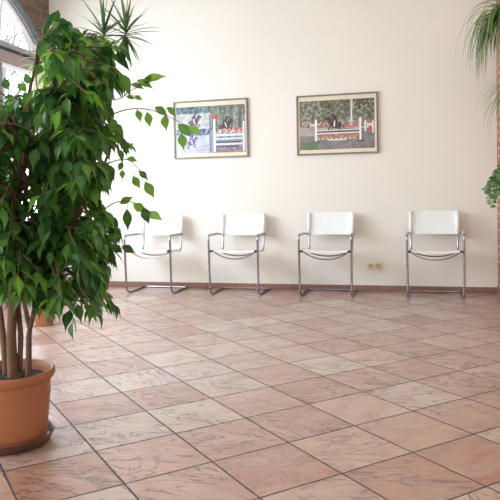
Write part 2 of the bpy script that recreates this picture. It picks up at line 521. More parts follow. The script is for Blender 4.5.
# ------------------------------------------------------------------ wall socket
s = thing('double_socket', 'cream double power socket low on the wall between two chairs', 'socket', (-.418, WY, .252))
bm = bmesh.new(); box(bm, -.079, .079, -.011, 0, -.040, .040, .005); link('cover_plate', bm, M['socket'], s)
for cx in (-.036, .036):
    bm = bmesh.new()
    prof = [(.026, -.0112), (.0255, -.0165), (.0215, -.0165), (.020, -.0125), (0, -.0125)]
    lathe(bm, [(r, z) for r, z in prof], 24)
    bmesh.ops.rotate(bm, verts=bm.verts, cent=(0, 0, 0), matrix=Matrix.Rotation(R(-90), 3, 'X'))
    # axis now along y ; profile z -> y
    for v in bm.verts: v.co = Vector((v.co.x+cx, -abs(v.co.y), v.co.z))
    o = link('outlet', bm, M['socket_in'], s)
    bm = bmesh.new()
    for dx in (-.009, .009): 
        tube(bm, [(cx+dx, -.0120, 0), (cx+dx, -.0135, 0)], .003, 8)
    link('pin_holes', bm, M['black'], o)

# ------------------------------------------------------------------ framed pictures
def painter(w, h, base):
    a = np.zeros((h, w, 3)); a[:] = base
    yy, xx = np.mgrid[0:h, 0:w]; X = (xx+.5)/w; Y = (yy+.5)/h          # Y measured from the top
    asp = w/h
    def rect(x0, y0, x1, y1, c, al=1):
        m = (X >= x0) & (X < x1) & (Y >= y0) & (Y < y1); a[m] = a[m]*(1-al)+np.array(c)*al
    def ell(cx, cy, rx, ry, c, al=1, rot=0):
        dx = (X-cx)*asp; dy = Y-cy; cr, sr = math.cos(rot), math.sin(rot)
        u = dx*cr+dy*sr; v = -dx*sr+dy*cr
        m = (u/(rx*asp))**2+(v/ry)**2 < 1; a[m] = a[m]*(1-al)+np.array(c)*al
    def line(x0, y0, x1, y1, wd, c, al=1):
        ax, ay, bx, by = x0*asp, y0, x1*asp, y1
        px, py = X*asp-ax, Y-ay; L = (bx-ax)**2+(by-ay)**2+1e-9
        t = np.clip((px*(bx-ax)+py*(by-ay))/L, 0, 1)
        m = np.hypot(px-t*(bx-ax), py-t*(by-ay)) < wd/2; a[m] = a[m]*(1-al)+np.array(c)*al
    def spot(x0, y0, x1, y1, cols, n, r, seed, al=.8):
        g = random.Random(seed)
        for _ in range(n):
            ell(g.uniform(x0, x1), g.uniform(y0, y1), g.uniform(.4, 1)*r/asp, g.uniform(.4, 1)*r, g.choice(cols), al)
    return a, rect, ell, line, spot

def horse(ell, line, cx, cy, s, body, rider, white=(.9, .9, .9), jump=True, flip=1):
    f = flip
    ell(cx, cy, .062*s, .055*s, body, 1, -.35*f)
    ell(cx+.05*s*f, cy-.055*s, .022*s, .055*s, body, 1, .6*f)
    ell(cx+.075*s*f, cy-.10*s, .028*s, .022*s, body, 1, .5*f)
    line(cx-.04*s*f, cy+.02*s, cx-.075*s*f, cy+.12*s, .022*s, body)
    line(cx-.03*s*f, cy+.03*s, cx-.045*s*f, cy+.13*s, .02*s, body)
    line(cx+.035*s*f, cy+.03*s, cx+.07*s*f, cy+.06*s, .02*s, body); line(cx+.07*s*f, cy+.06*s, cx+.05*s*f, cy+.11*s, .018*s, body)
    line(cx+.02*s*f, cy+.03*s, cx+.04*s*f, cy+.10*s, .018*s, body)
    line(cx-.05*s*f, cy-.02*s, cx-.085*s*f, cy+.05*s, .018*s, body)
    ell(cx, cy-.085*s, .022*s, .055*s, rider, 1, .5*f); ell(cx+.02*s*f, cy-.15*s, .014*s, .022*s, rider)
    line(cx-.005*s, cy-.05*s, cx+.01*s*f, cy+.02*s, .02*s, white)

def add_picture(label, x0, x1, z0, z1, w, h, img, px0, px1, pz0, pz1, group):
    cx, cz = (x0+x1)/2, z0
    t = thing('framed_picture', label, 'picture', (cx, WY, cz))
    hw, ht = (x1-x0)/2, z1-z0; f = .014; d = .026
    bm = bmesh.new()
    # mitred frame
    for a, b, c_, d_ in (((-hw, 0), (hw, 0), (hw-f, f), (-hw+f, f)), ((hw, 0), (hw, ht), (hw-f, ht-f), (hw-f, f)),
                         ((hw, ht), (-hw, ht), (-hw+f, ht-f), (hw-f, ht-f)), ((-hw, ht), (-hw, 0), (-hw+f, f), (-hw+f, ht-f))):
        q = [a, b, c_, d_]
        va = [bm.verts.new((x, -d, z)) for x, z in q]; vb = [bm.verts.new((x, -.001, z)) for x, z in q]
        bm.faces.new(va); bm.faces.new(list(reversed(vb)))
        for i in range(4): bm.faces.new((va[i], va[(i+1) % 4], vb[(i+1) % 4], vb[i]))
    bmesh.ops.recalc_face_normals(bm, faces=bm.faces)
    link('frame', bm, M['pic_frame'], t, False)
    bm = bmesh.new(); box(bm, -hw+f*.8, hw-f*.8, -.012, -.004, f*.8, ht-f*.8); link('mount_board', bm, M['pic_mat'], t, False)
    # the print: one fine grid with a colour per face
    X0, X1 = -hw+px0*2*hw, -hw+px1*2*hw; Z0, Z1 = pz0*ht, pz1*ht
    me = bpy.data.meshes.new('print')
    vs = [(X0+(X1-X0)*i/w, -.0135, Z1-(Z1-Z0)*j/h) for j in range(h+1) for i in range(w+1)]
    fs = [(j*(w+1)+i, (j+1)*(w+1)+i, (j+1)*(w+1)+i+1, j*(w+1)+i+1) for j in range(h) for i in range(w)]
    me.from_pydata(vs, [], fs)
    at = me.color_attributes.new('paint', 'FLOAT_COLOR', 'CORNER')
    c = np.ones((h*w, 4)); c[:, :3] = np.clip(img.reshape(-1, 3), 0, 1)**1.45
    at.data.foreach_set('color', np.repeat(c, 4, axis=0).astype(np.float32).ravel())
    me.materials.append(M['print'])
    o = bpy.data.objects.new('print', me); col.objects.link(o); o.parent = t
    bm = bmesh.new(); vs = [bm.verts.new(p) for p in ((-hw+f, -.020, f), (hw-f, -.020, f), (hw-f, -.020, ht-f), (-hw+f, -.020, ht-f))]
    bm.faces.new(vs); link('picture_glass', bm, M['picglass'], t, False)
    return t

# picture with two small photos stacked at the left and one tall photo at the right
w, h = 190, 120
a, rect, ell, line, spot = painter(w, h, (.62, .63, .64))
rect(0, 0, .5, .16, (.11, .17, .20)); spot(0, 0, .5, .17, [(.06, .13, .13), (.20, .28, .30), (.30, .38, .42)], 90, .05, 1)
rect(0, .15, .5, .46, (.55, .57, .56)); rect(0, .30, .5, .46, (.66, .66, .65))
spot(0, .16, .5, .45, [(.75, .75, .73), (.45, .5, .5)], 40, .06, 2, .35)
horse(ell, line, .26, .33, 1.15, (.22, .10, .14), (.16, .16, .28))
rect(0, .47, .5, .62, (.12, .17, .30)); spot(0, .47, .5, .63, [(.08, .12, .22), (.25, .32, .45), (.45, .5, .6)], 60, .045, 3)
rect(0, .62, .5, 1, (.60, .62, .68)); spot(0, .62, .5, 1, [(.72, .72, .76), (.5, .53, .6)], 40, .07, 4, .4)
horse(ell, line, .22, .76, 1.0, (.22, .14, .34), (.14, .12, .36))
line(.27, .93, .5, .92, .02, (.45, .45, .55)); line(.30, .87, .5, .85, .014, (.5, .5, .6))
rect(0, .455, .5, .475, (.8, .8, .78))
# tall photo
rect(.5, 0, 1, .62, (.24, .26, .22)); g = random.Random(5)
for _ in range(95):
    x = g.uniform(.5, 1); c = g.choice([(.40, .42, .38), (.15, .16, .14), (.52, .55, .52), (.10, .12, .11), (.33, .36, .28)])
    line(x, g.uniform(0, .25), x+g.uniform(-.02, .02), g.uniform(.3, .6), g.uniform(.008, .02), c, .7)
spot(.5, 0, 1, .5, [(.14, .19, .12), (.34, .38, .30), (.5, .54, .5)], 160, .03, 6, .5)
rect(.5, .55, 1, 1, (.42, .40, .42)); rect(.5, .86, 1, 1, (.38, .30, .34)); spot(.5, .85, 1, 1, [(.55, .5, .55), (.28, .2, .26)], 60, .03, 7, .5)
horse(ell, line, .72, .43, 1.15, (.15, .07, .07), (.10, .10, .18))
spot(.60, .50, .97, .60, [(.75, .12, .14), (.85, .4, .4), (.8, .8, .8)], 90, .022, 8, .9)
rect(.57, .61, .98, .655, (.78, .80, .84))
for k in range(7): ell(.60+k*.055, .67, .022, .02, (.10, .28, .32) if k % 2 else (.25, .5, .52))
rect(.57, .69, .98, .725, (.75, .78, .84)); rect(.57, .765, .93, .795, (.05, .07, .16)); rect(.57, .80, .98, .84, (.72, .74, .82)); rect(.57, .855, .90, .885, (.06, .08, .2))
rect(.54, .24, .575, .98, (.84, .86, .90)); rect(.525, .22, .60, .28, (.80, .05, .08)); rect(.485, .18, .50, 1, (.25, .28, .42)); rect(.505, .5, .54, 1, (.42, .44, .56))
rect(.965, .36, .99, .98, (.82, .83, .88))
a1 = a.copy()
add_picture('framed horse picture with two small stacked photos beside a tall one', -2.537, -1.708, 1.398, 2.014, w, h, a1, .035, .965, .085, .90, None)
# picture of one show-jumping photo
w, h = 190, 124
a, rect, ell, line, spot = painter(w, h, (.20, .22, .18))
spot(0, 0, 1, .55, [(.09, .13, .07), (.20, .26, .15), (.33, .36, .26), (.42, .42, .34), (.16, .14, .11), (.50, .52, .45), (.26, .17, .12)], 900, .035, 11, .7)
line(.02, .42, .12, .12, .03, (.50, .52, .48), .8); line(.05, .35, .0, .2, .02, (.45, .46, .42), .8)
line(.70, .0, .695, .60, .045, (.66, .66, .64)); line(.705, .1, .69, .5, .02, (.80, .80, .78)); line(.70, .18, .76, .05, .02, (.5, .5, .48))
spot(0, .42, 1, .56, [(.60, .22, .22), (.45, .18, .16), (.6, .55, .5), (.30, .32, .28), (.7, .65, .6)], 200, .028, 12, .7)
rect(0, .55, 1, .60, (.58, .52, .48)); rect(0, .60, 1, 1, (.30, .27, .29)); spot(0, .6, 1, 1, [(.36, .33, .35), (.24, .21, .24), (.42, .39, .40)], 160, .07, 13, .4)
rect(.0, .58, .22, .72, (.52, .48, .42)); spot(0, .86, .22, 1, [(.16, .24, .12), (.22, .30, .16)], 80, .05, 14, .8)
rect(.22, .53, .80, .56, (.60, .16, .14))
horse(ell, line, .48, .50, 1.35, (.07, .045, .035), (.10, .03, .05), (.85, .83, .8), flip=-1)
rect(.22, .605, .80, .625, (.85, .84, .82)); rect(.22, .64, .80, .655, (.08, .08, .1)); rect(.22, .665, .80, .685, (.82, .8, .78))
rect(.22, .70, .78, .77, (.52, .28, .16)); spot(.22, .70, .78, .77, [(.40, .2, .12), (.7, .5, .35)], 60, .02, 15, .8)
for k in range(9): rect(.24+k*.06, .775, .27+k*.06, .80, (.78, .72, .66))
rect(.38, .80, .62, .825, (.8, .76, .7))
for x in (.205, .80): rect(x, .38, x+.028, .84, (.88, .87, .86)); rect(x-.035, .83, x+.07, .855, (.10, .09, .1))
rect(.14, .47, .205, .52, (.7, .66, .64)); rect(.13, .52, .20, .66, (.45, .42, .42)); rect(.195, .34, .24, .385, (.62, .2, .2))
rect(.87, .44, .89, .66, (.85, .84, .83)); rect(.90, .50, .97, .60, (.78, .74, .72)); ell(.94, .60, .022, .05, (.72, .12, .08)); rect(.97, .45, .99, .7, (.84, .83, .82))
a2 = a.copy()
add_picture('framed single photo of a horse and rider clearing a fence before trees', -1.1875, -.3645, 1.3905, 1.998, w, h, a2, .04, .958, .085, .905, None)

# ------------------------------------------------------------------ plants
RV = Vector((math.cos(YAW), math.sin(YAW), 0)); FV = Vector((-math.sin(YAW), math.cos(YAW), 0))
class Leaves:
    """collects leaf blades into one mesh with a tint per leaf"""
    def __init__(s): s.v = []; s.f = []; s.c = []
    def leaf(s, base, d, up, L, W, tint, droop=.25, fold=.18, prof=None, rib=.5, n=5):
        d = d.normalized(); side = d.cross(up)
        if side.length < 1e-4: side = d.orthogonal()
        side.normalize(); nrm = side.cross(d).normalized()
        prof = prof or (.0, .62, 1.0, .86, .46, 0.0)
        i0 = len(s.v); m = len(prof)
        for i, wv in enumerate(prof):
            t = i/(m-1)
            p = base+d*(L*t)-Vector((0, 0, 1))*(droop*L*t*t)+nrm*(.04*L*math.sin(t*PI))
            hw = W*.5*wv
            s.v += [p-side*hw+nrm*(hw*fold*2), p, p+side*hw+nrm*(hw*fold*2)]
        for i in range(m-1):
            b = i0+i*3
            s.f += [(b, b+1, b+4, b+3), (b+1, b+2, b+5, b+4)]
            g = rib
            s.c += [(tint, 0, 0, 1), (tint, g, 0, 1), (tint, g, 0, 1), (tint, 0, 0, 1), (tint, g, 0, 1), (tint, 0, 0, 1), (tint, 0, 0, 1), (tint, g, 0, 1)]
    def blade(s, base, d, L, W, tint, droop=.6, n=9, rib=.2, taper=1.0):
        """long strap leaf arching under gravity"""
        d = d.normalized(); p = base.copy(); i0 = len(s.v); q = d.copy()
        for i in range(n+1):
            t = i/n
            side = q.cross(Vector((0, 0, 1)))
            if side.length < .05: side = d.cross(Vector((0, 1, .2)))
            side.normalize(); nn = side.cross(q).normalized()
            hw = W*.5*min(1, .45+t*3)*(1-t**2.2*taper) + .0003
            s.v += [p-side*hw+nn*hw*.4, p.copy(), p+side*hw+nn*hw*.4]
            q = (q+Vector((0, 0, -droop/n*(1+t)))).normalized()
            p = p+q*(L/n)
        for i in range(n):
            b = i0+i*3
            s.f += [(b, b+1, b+4, b+3), (b+1, b+2, b+5, b+4)]
            s.c += [(tint, 0, 0, 1), (tint, rib, 0, 1), (tint, rib, 0, 1), (tint, 0, 0, 1), (tint, rib, 0, 1), (tint, 0, 0, 1), (tint, 0, 0, 1), (tint, rib, 0, 1)]
    def build(s, name, mat, parent):
        me = bpy.data.meshes.new(name)
        off = parent.location if parent else Vector()
        me.from_pydata([tuple(v-off) for v in s.v], [], s.f)
        at = me.color_attributes.new('tint', 'FLOAT_COLOR', 'CORNER')
        at.data.foreach_set('color', np.array(s.c, dtype=np.float32).ravel())
        me.materials.append(mat)
        for p in me.polygons: p.use_smooth = True
        o = bpy.data.objects.new(name, me); col.objects.link(o); o.parent = parent
        return o

# --- large potted ficus
PC = Vector((-1.590, 2.215, 0))
fic = thing('potted_ficus', 'tall bushy ficus tree with glossy green leaves in a terracotta pot, beside the arched window', 'potted plant', (PC.x, PC.y, .022))
def L(a, b, z): return PC+RV*a+FV*b+Vector((0, 0, z))
def loc(v): return v-fic.location
sa = bpy.data.objects
bm = bmesh.new()
lathe(bm, [(0, .002), (.143, .002), (.150, .006), (.164, .034), (.169, .038), (.171, .042), (.167, .044), (.161, .040), (.147, .014), (.12, .012), (0, .012)], 64)
o = link('plant_saucer', bm, M['saucer']); o.location = (PC.x, PC.y, 0); sharp(o, 50)
o['label'] = 'dark brown round saucer under the terracotta pot of the ficus'; o['category'] = 'saucer'
PZ = .274
bm = bmesh.new()
prof = [(0, .0), (.134, .0), (.138, .004), (.142, .03), (.1475, .10), (.1485, .102), (.150, .125), (.1515, .135), (.152, .140), (.1575, PZ-.045), (.1585, PZ-.040), (.170, PZ-.036), (.1745, PZ-.028), (.176, PZ-.014),
        (.1745, PZ-.004), (.170, PZ), (.164, PZ-.001), (.160, PZ-.008), (.158, PZ-.03), (.155, PZ-.06), (0, PZ-.061)]
lathe(bm, prof, 72)
sharp(link('pot', bm, M['terracotta'], fic), 60)
bm = bmesh.new()
for k in range(2):
    pts = [Vector((.1565+.0002*k)*1*Vector((math.cos(2*PI*i/64), math.sin(2*PI*i/64), 0))+Vector((0, 0, .172+.016*k))) if False else
           Vector(((.1548+.0008*k)*math.cos(2*PI*i/64), (.1548+.0008*k)*math.sin(2*PI*i/64), .168+.018*k)) for i in range(65)]
    tube(bm, pts, .0026, 6, False)
link('pot_ridges', bm, M['terracotta'], fic)
bm = bmesh.new()
lathe(bm, [(.156, PZ-.05), (.14, PZ-.040), (.10, PZ-.034), (.05, PZ-.03), (0, PZ-.03)], 48)
for v in bm.verts: v.co.z += rnd.uniform(-.006, .006)
link('soil', bm, M['soil'], fic)

def spl(pts, n=8):
    """Catmull-Rom through the given points"""
    pts = [Vector(p) for p in pts]; P_ = [pts[0]*2-pts[1]]+pts+[pts[-1]*2-pts[-2]]
    out = []
    for i in range(1, len(P_)-2):
        a_, b_, c_, d_ = P_[i-1:i+3]
        for k in range(n):
            t = k/n
            out.append(.5*((2*b_)+(c_-a_)*t+(2*a_-5*b_+4*c_-d_)*t*t+(3*b_-a_-3*c_+d_)*t**3))
    out.append(pts[-1])
    return out
def stem(bm, pts, r0, r1, seg=9, n=6, jit=.06):
    q = spl([loc(p) for p in pts], n); m = len(q)
    tube(bm, q, [r0+(r1-r0)*i/(m-1) for i in range(m)], seg, True, jit)

# trunks
zs0 = PZ-.02
trunks = [
    ([L(.015, .0, zs0), L(.012, 0, .42), L(.022, .0, .58), L(.01, .02, .78), L(.05, .03, 1.0), L(.09, .02, 1.2), L(.11, 0, 1.38), L(.15, -.02, 1.50)], .022, .005),
    ([L(.030, .02, zs0), L(.042, .02, .42), L(.035, .03, .6), L(.08, .05, .8), L(.15, .08, 1.0), L(.22, .1, 1.2), L(.27, .1, 1.4), L(.30, .08, 1.5)], .012, .004),
    ([L(.078, -.01, zs0), L(.084, -.01, .38), L(.088, 0, .46), L(.13, .0, .60), L(.20, -.02, .74), L(.28, -.05, .86), L(.34, -.08, .95)], .0135, .004),
    ([L(.088, 0, .455), L(.075, 0, .52), L(.07, -.03, .66), L(.09, -.07, .82), L(.13, -.12, 1.0), L(.20, -.15, 1.18), L(.26, -.16, 1.30)], .010, .004),
    ([L(-.02, .02, zs0), L(-.04, .03, .5), L(-.08, .05, .75), L(-.16, .06, 1.0), L(-.22, .06, 1.25), L(-.26, .04, 1.35)], .014, .004),
    ([L(.0, -.01, .62), L(-.03, -.08, .8), L(-.08, -.15, 1.0), L(-.12, -.2, 1.2)], .014, .004),
    ([L(.012, .0, .72), L(.06, -.05, .86), L(.10, -.1, 1.0), L(.11, -.15, 1.18), L(.10, -.18, 1.3)], .011, .004),
    ([L(.05, .04, .70), L(.12, .1, .82), L(.22, .16, .92), L(.32, .2, 1.0)], .009, .003),
    ([L(-.06, .04, .66), L(-.16, .0, .78), L(-.28, -.04, .86), L(-.38, -.06, .88)], .012, .003),
]
for i, (p, r0, r1) in enumerate(trunks):
    bm = bmesh.new(); stem(bm, p, r0, r1)
    link('trunk', bm, M['bark'] if i != 2 and i != 3 else M['bark_dark'], fic)
# surface roots
bm = bmesh.new()
for an in (-2.4, -1.6, -.9, -.2, .8, 2.0, 3.0):
    d = Vector((math.cos(an), math.sin(an), 0)); q = L(.02, .01, zs0+.02)
    tube(bm, [loc(q+d*.012), loc(q+d*.035-Vector((0, 0, .018))), loc(q+d*.075-Vector((0, 0, .034)))], [.012, .009, .003], 7)
link('surface_roots', bm, M['bark_dark'], fic)

# foliage
lf = Leaves()
twigs = bmesh.new()
branches = bmesh.new()
def pyz(py): return H+(200-py)/251.0
ENV = [(14, .16), (22, .24), (35, .33), (48, .44), (62, .475), (88, .45), (103, .40), (128, .45), (150, .455), (166, .40), (182, .345), (200, .34), (214, .39), (240, .44), (262, .41), (280, .43), (302, .455), (318, .42), (330, .30)]
def amax(z):
    py = 200-(z-H)*251.0
    if py <= ENV[0][0]: return .1
    for (p0, a0), (p1, a1) in zip(ENV, ENV[1:]):
        if py < p1: return a0+(a1-a0)*(py-p0)/(p1-p0)+(.03 if z > .80 else -.015)
    return .2
def inside(a, b, z):
    k_ = 2.541/(2.541+b); a = (a-.985)*k_+.985; z = H+(z-H)*k_
    if z > 1.46 and a < .125: return False
    if noise.noise(Vector((a*7, b*7+3.3, z*7))) < -.17: return False
    f_ = 1+.16*noise.noise(Vector((a*5+9, b*5, z*11))); a *= f_
    if .62 < z < 1.35 and a < .22 and b > .1 and rnd.random() < .3: return False
    if (a-.09)**2+((z-.95)*.8)**2 < .0045 and rnd.random() < .6: return False      # limbs show through here
    m = amax(z)
    if z > 1.74 or z < .47: return False
    if a > 0 and (a/m)**3+(abs(b)/.46)**3 > 1: return False
    if a <= 0 and (a/.46)**2+(b/.46)**2 > 1: return False
    if z > 1.38 and a < .15+(z-1.38)*.15: return False              # the crown leans to the room side at the top
    if z > 1.26 and a < .05 and rnd.random() < .6: return False
    if z < .60 and a < .12 and rnd.random() < .8: return False      # open around the trunks
    if z < .53 and a < .20: return False
    return True
def locs(v):
    d = v-PC; return d.dot(RV), d.dot(FV), d.z
def put_leaf(p, d, size=None, tint=None, droop=None):
    s_ = size or rnd.uniform(.055, .090)
    up = Vector((rnd.uniform(-.6, .6), rnd.uniform(-.6, .6), 1))
    lf.leaf(p, d, up, s_, s_*rnd.uniform(.40, .53), tint if tint is not None else min(1, max(0, rnd.gauss(.27, .33))), droop if droop is not None else rnd.uniform(.05, .3),
            rnd.uniform(.05, .3), (.05, .60, .97, 1.0, .74, .34, .08, .0))
def twig(p, d, Ln, spacing=.0285):
    n = max(3, int(Ln/.035)); pts = [p.copy()]; q = d.normalized()
    for k in range(n):
        q = (q+Vector((rnd.uniform(-.15, .15), rnd.uniform(-.15, .15), rnd.uniform(-.36, -.08)))).normalized()
        pts.append(pts[-1]+q*(Ln/n))
    while len(pts) > 2 and not inside(*locs(pts[-1])): pts.pop()
    n = len(pts)-1
    tube(twigs, [loc(x) for x in pts], [.0026-.0016*i/n for i in range(n+1)], 4, False)
    t = .15; side = 1
    while t < 1:
        f = t*n; i = min(n-1, int(f)); c = pts[i].lerp(pts[i+1], f-i); dd = (pts[i+1]-pts[i]).normalized()
        s_ = dd.cross(Vector((0, 0, 1)))
        if s_.length < .1: s_ = Vector((rnd.uniform(-1, 1), rnd.uniform(-1, 1), 0))
        s_.normalize(); side = -side
        ld = dd*.55+s_*side*rnd.uniform(.5, .95)+Vector((rnd.uniform(-.45, .45), rnd.uniform(-.45, .45), rnd.uniform(-1.1, .05)))
        a_, b_, z_ = locs(c+ld.normalized()*.035)
        if inside(a_, b_, z_): put_leaf(c, ld)
        t += spacing/Ln
    a_, b_, z_ = locs(pts[-1])
    if inside(a_, b_, z_): put_leaf(pts[-1], q+Vector((0, 0, -.6)))

# limbs: reach from the trunks to points spread through the crown
anch = []
for p, r0, r1 in trunks:
    q = spl(p, 6)
    anch += [x for x in q if x.z > .62]
cnt = 0; tries = 0
cells = []
while cnt < 255 and tries < 20000:
    tries += 1
    z = rnd.uniform(.56, 1.72); a_ = rnd.uniform(-.44, .48); b_ = rnd.uniform(-.44, .44)
    if cnt < 85: a_ = rnd.uniform(-.26, .18); b_ = rnd.uniform(-.42, .20); z = rnd.uniform(.74, 1.40)
    if not inside(a_, b_, z): continue
    m = amax(z) if a_ > 0 else .46
    rr = math.sqrt((a_/m)**2+(b_/.46)**2)
    if rr < .38+rnd.random()*.52 and cnt >= 85: continue
    tgt = L(a_, b_, z)
    if any((tgt-c).length < .078 for c in cells): continue
    # stay a bit open low at the trunk side facing the camera
    cells.append(tgt)
    an = min(anch, key=lambda x: (x-tgt).length+max(0, x.z-tgt.z+.08)*1.5)
    mid = an.lerp(tgt, .55)+Vector((0, 0, .05+.12*(tgt-an).length))
    q = spl([loc(an), loc(mid), loc(tgt)], 5)
    tube(branches, q, [.0065-.004*i/(len(q)-1) for i in range(len(q))], 6, False)
    out = (tgt-mid).normalized()
    for k in range(4):
        i = (len(q)-1)*(k+1.6)/5.2; i0 = int(i); base = q[i0].lerp(q[min(i0+1, len(q)-1)], i-i0)+fic.location
        dd = out*.6+Vector((rnd.uniform(-1, 1), rnd.uniform(-1, 1), rnd.uniform(-.3, .5)))
        twig(base, dd, rnd.uniform(.10, .17))
    twig(tgt, out, rnd.uniform(.10, .16))
    cnt += 1
# long shoots reaching out of the crown to the right
def px(x, y, b=0.0):
    """a point of the crown's right side, b metres behind the trunk plane"""
    dpt = 2.541+b
    u, v = x-250, y-218
    cr, sr = math.cos(R(-1.1)), math.sin(R(-1.1))
    xx, yd = cr*u+sr*v, -sr*u+cr*v
    d0 = Vector((xx/638.4, 1, -yd/638.4)); p_ = R(1.828)
    w_ = Vector((d0.x, d0.y*math.cos(p_)+d0.z*math.sin(p_), -d0.y*math.sin(p_)+d0.z*math.cos(p_)))
    w_ = w_/w_.y*dpt
    return RV*w_.x+FV*w_.y+Vector((0, 0, H+w_.z))
shoots = [
    ([(100, 98), (118, 99), (132, 90), (146, 84), (158, 78)], [((143, 80), (170, 76), 1.0), ((137, 80), (155, 90), .8), ((131, 84), (146, 90), .45), ((126, 96), (137, 100), .7), ((134, 96), (144, 101), .8), ((146, 84), (153, 74), .3)], .02),
    ([(104, 118), (125, 110), (145, 109), (160, 113), (176, 120), (190, 128)], [((137, 110), (141, 124), .95), ((147, 112), (150, 129), .95), ((155, 107), (169, 117), .5), ((165, 115), (167, 133), .85), ((178, 124), (193, 139), .5), ((188, 126), (203, 138), .95), ((181, 134), (184, 152), .8), ((167, 107), (177, 118), .5)], -.03),
    ([(104, 165), (118, 160), (128, 160), (138, 168), (147, 180)], [((122, 170), (123, 181), .9), ((127, 158), (139, 162), .8), ((133, 176), (141, 190), .85), ((139, 171), (149, 181), .25), ((145, 182), (155, 200), .6), ((123, 162), (118, 172), .7)], .03),
    ([(98, 215), (112, 204), (126, 201), (140, 205), (152, 213)], [((120, 204), (135, 196), .75), ((133, 204), (149, 213), .9), ((147, 212), (165, 222), 1.0), ((127, 209), (128, 233), .25), ((143, 208), (150, 226), .1)], -.02),
    ([(90, 240), (105, 240), (116, 246), (126, 251)], [((112, 245), (124, 254), .1), ((108, 238), (122, 236), .4), ((122, 246), (137, 254), .05)], .0),
    ([(38, 95), (36, 70), (44, 45), (54, 30), (62, 26)], [((54, 24), (68, 26), .8), ((60, 30), (56, 35), .5), ((34, 28), (49, 30), .05), ((46, 42), (38, 54), .6), ((44, 62), (30, 66), .3)], .02),
    ([(70, 70), (80, 50), (84, 36)], [((82, 35), (90, 29), .2), ((78, 45), (92, 44), .3), ((76, 52), (66, 46), .4)], .05),
    ([(30, 120), (18, 100), (8, 88), (-6, 80)], [((20, 98), (14, 116), .1), ((14, 96), (2, 100), .2), ((26, 92), (16, 82), .6), ((30, 84), (24, 72), .3), ((8, 90), (4, 76), .1)], -.02),
]
for path, leaves, b in shoots:
    q = spl([loc(px(x, y, b)) for x, y in path], 6)
    tube(twigs, q, [.003-.002*i/(len(q)-1) for i in range(len(q))], 5, False)
    for (x0, y0), (x1, y1), tn in leaves:
        p0 = px(x0, y0, b-.005); p1 = px(x1, y1, b+rnd.uniform(-.02, .02))
        d = p1-p0; Ln = d.length
        up = (-FV+Vector((rnd.uniform(-.4, .4), 0, rnd.uniform(.2, .9))))
        lf.leaf(p0, d, up, Ln, min(Ln*.5, .042) if y1-y0 < 20 else .036, tn, .0, rnd.uniform(.05, .2), (.05, .60, .97, 1.0, .74, .34, .08, .0))
        near = min(q, key=lambda v: (v-loc(p0)).length)
        tube(twigs, [near, loc(p0)], .0011, 4, False)
link('twigs', twigs, M['twig'], fic)
link('branches', branches, M['bark_dark'], fic)
lf.build('foliage', M['leaf'], fic)

# --- dracaena in the corner behind the ficus
dra = thing('potted_dracaena', 'tall thin dracaena with spiky leaf heads in the corner behind the ficus', 'potted plant', (-2.83, 4.40, 0))
bm = bmesh.new()
lathe(bm, [(0, 0), (.065, 0), (.068, .004), (.083, .135), (.090, .137), (.092, .160), (.088, .165), (.083, .162), (.079, .148), (0, .146)], 40)
sharp(link('pot', bm, M['terracotta'], dra), 50)
bm = bmesh.new(); lathe(bm, [(.078, .149), (.04, .154), (0, .156)], 24); link('soil', bm, M['soil'], dra)
def wp(x, y, dist):
    p = px(x, y, dist-2.541); return p
heads = [(104, 36, 5.25, .36, 'spike'), (126, 34, 5.35, .36, 'spike'), (46, 72, 4.95, .40, 'pale')]
for hx, hy, dd, ln, kind in heads:
    c = wp(hx, hy, dd)
    b0 = Vector((-2.83, 4.40, .15))+Vector((rnd.uniform(-.03, .03), rnd.uniform(-.03, .03), 0))
    bm = bmesh.new()
    mid = b0.lerp(c, .5)+Vector((-.10, -.02, .12))
    q = spl([b0-dra.location, b0.lerp(mid, .5)+Vector((-.05, 0, .05))-dra.location, mid-dra.location, c-dra.location], 8)
    tube(bm, q, [.011-.004*i/(len(q)-1) for i in range(len(q))], 8, True, .06)
    link('cane', bm, M['bark_dark'], dra)
    lv = Leaves()
    for k in range(46 if kind == 'spike' else 40):
        t = k/46
        az = k*2.4+rnd.uniform(-.2, .2)
        el = (1.35-t*2.6)+rnd.uniform(-.15, .15)
        d = Vector((math.cos(az)*math.cos(el), math.sin(az)*math.cos(el), math.sin(el)))
        base = c+Vector((0, 0, .04-.10*t))
        Lk = ln*rnd.uniform(.6, 1.05)*(1 if el > -.4 else .8)
        lv.blade(base, d, Lk, .024 if kind == 'spike' else .026, min(1, max(0, rnd.gauss(.4, .3))), .25 if kind == 'spike' else 1.5, 7, .3 if kind == 'spike' else .9)
    lv.build('leaf_crown', M[kind], dra)

# --- hanging plants on the brick pier
def wall_planter(name, x, y, z, label, r=.085):
    t = thing(name, label, 'hanging plant', (x, y, z), 0)
    bm = bmesh.new()
    lathe(bm, [(0, -.13), (r*.7, -.13), (r*.74, -.125), (r, -.01), (r*1.06, -.01), (r*1.06, .01), (r*.96, .01), (r*.92, -.02), (0, -.02)], 32)
    sharp(link('pot', bm, M['terracotta'], t), 50)
    bm = bmesh.new(); 
    tube(bm, [(0, r+.0, -.03), (0, 6.05-y+.001, -.03)], .006, 8)
    tube(bm, [((r+.003)*math.cos(2*PI*i/32), (r+.003)*math.sin(2*PI*i/32), -.03) for i in range(33)], .005, 6, False)
    link('wall_bracket', bm, M['black'], t)
    bm = bmesh.new(); lathe(bm, [(r*.92, -.02), (r*.5, -.004), (0, 0)], 24); link('soil', bm, M['soil'], t)
    return t
t = wall_planter('hanging_spider_plant', .80, 5.92, 2.47, 'large hanging plant with long arching strap leaves high on the brick pier, topmost of three')
lv = Leaves()
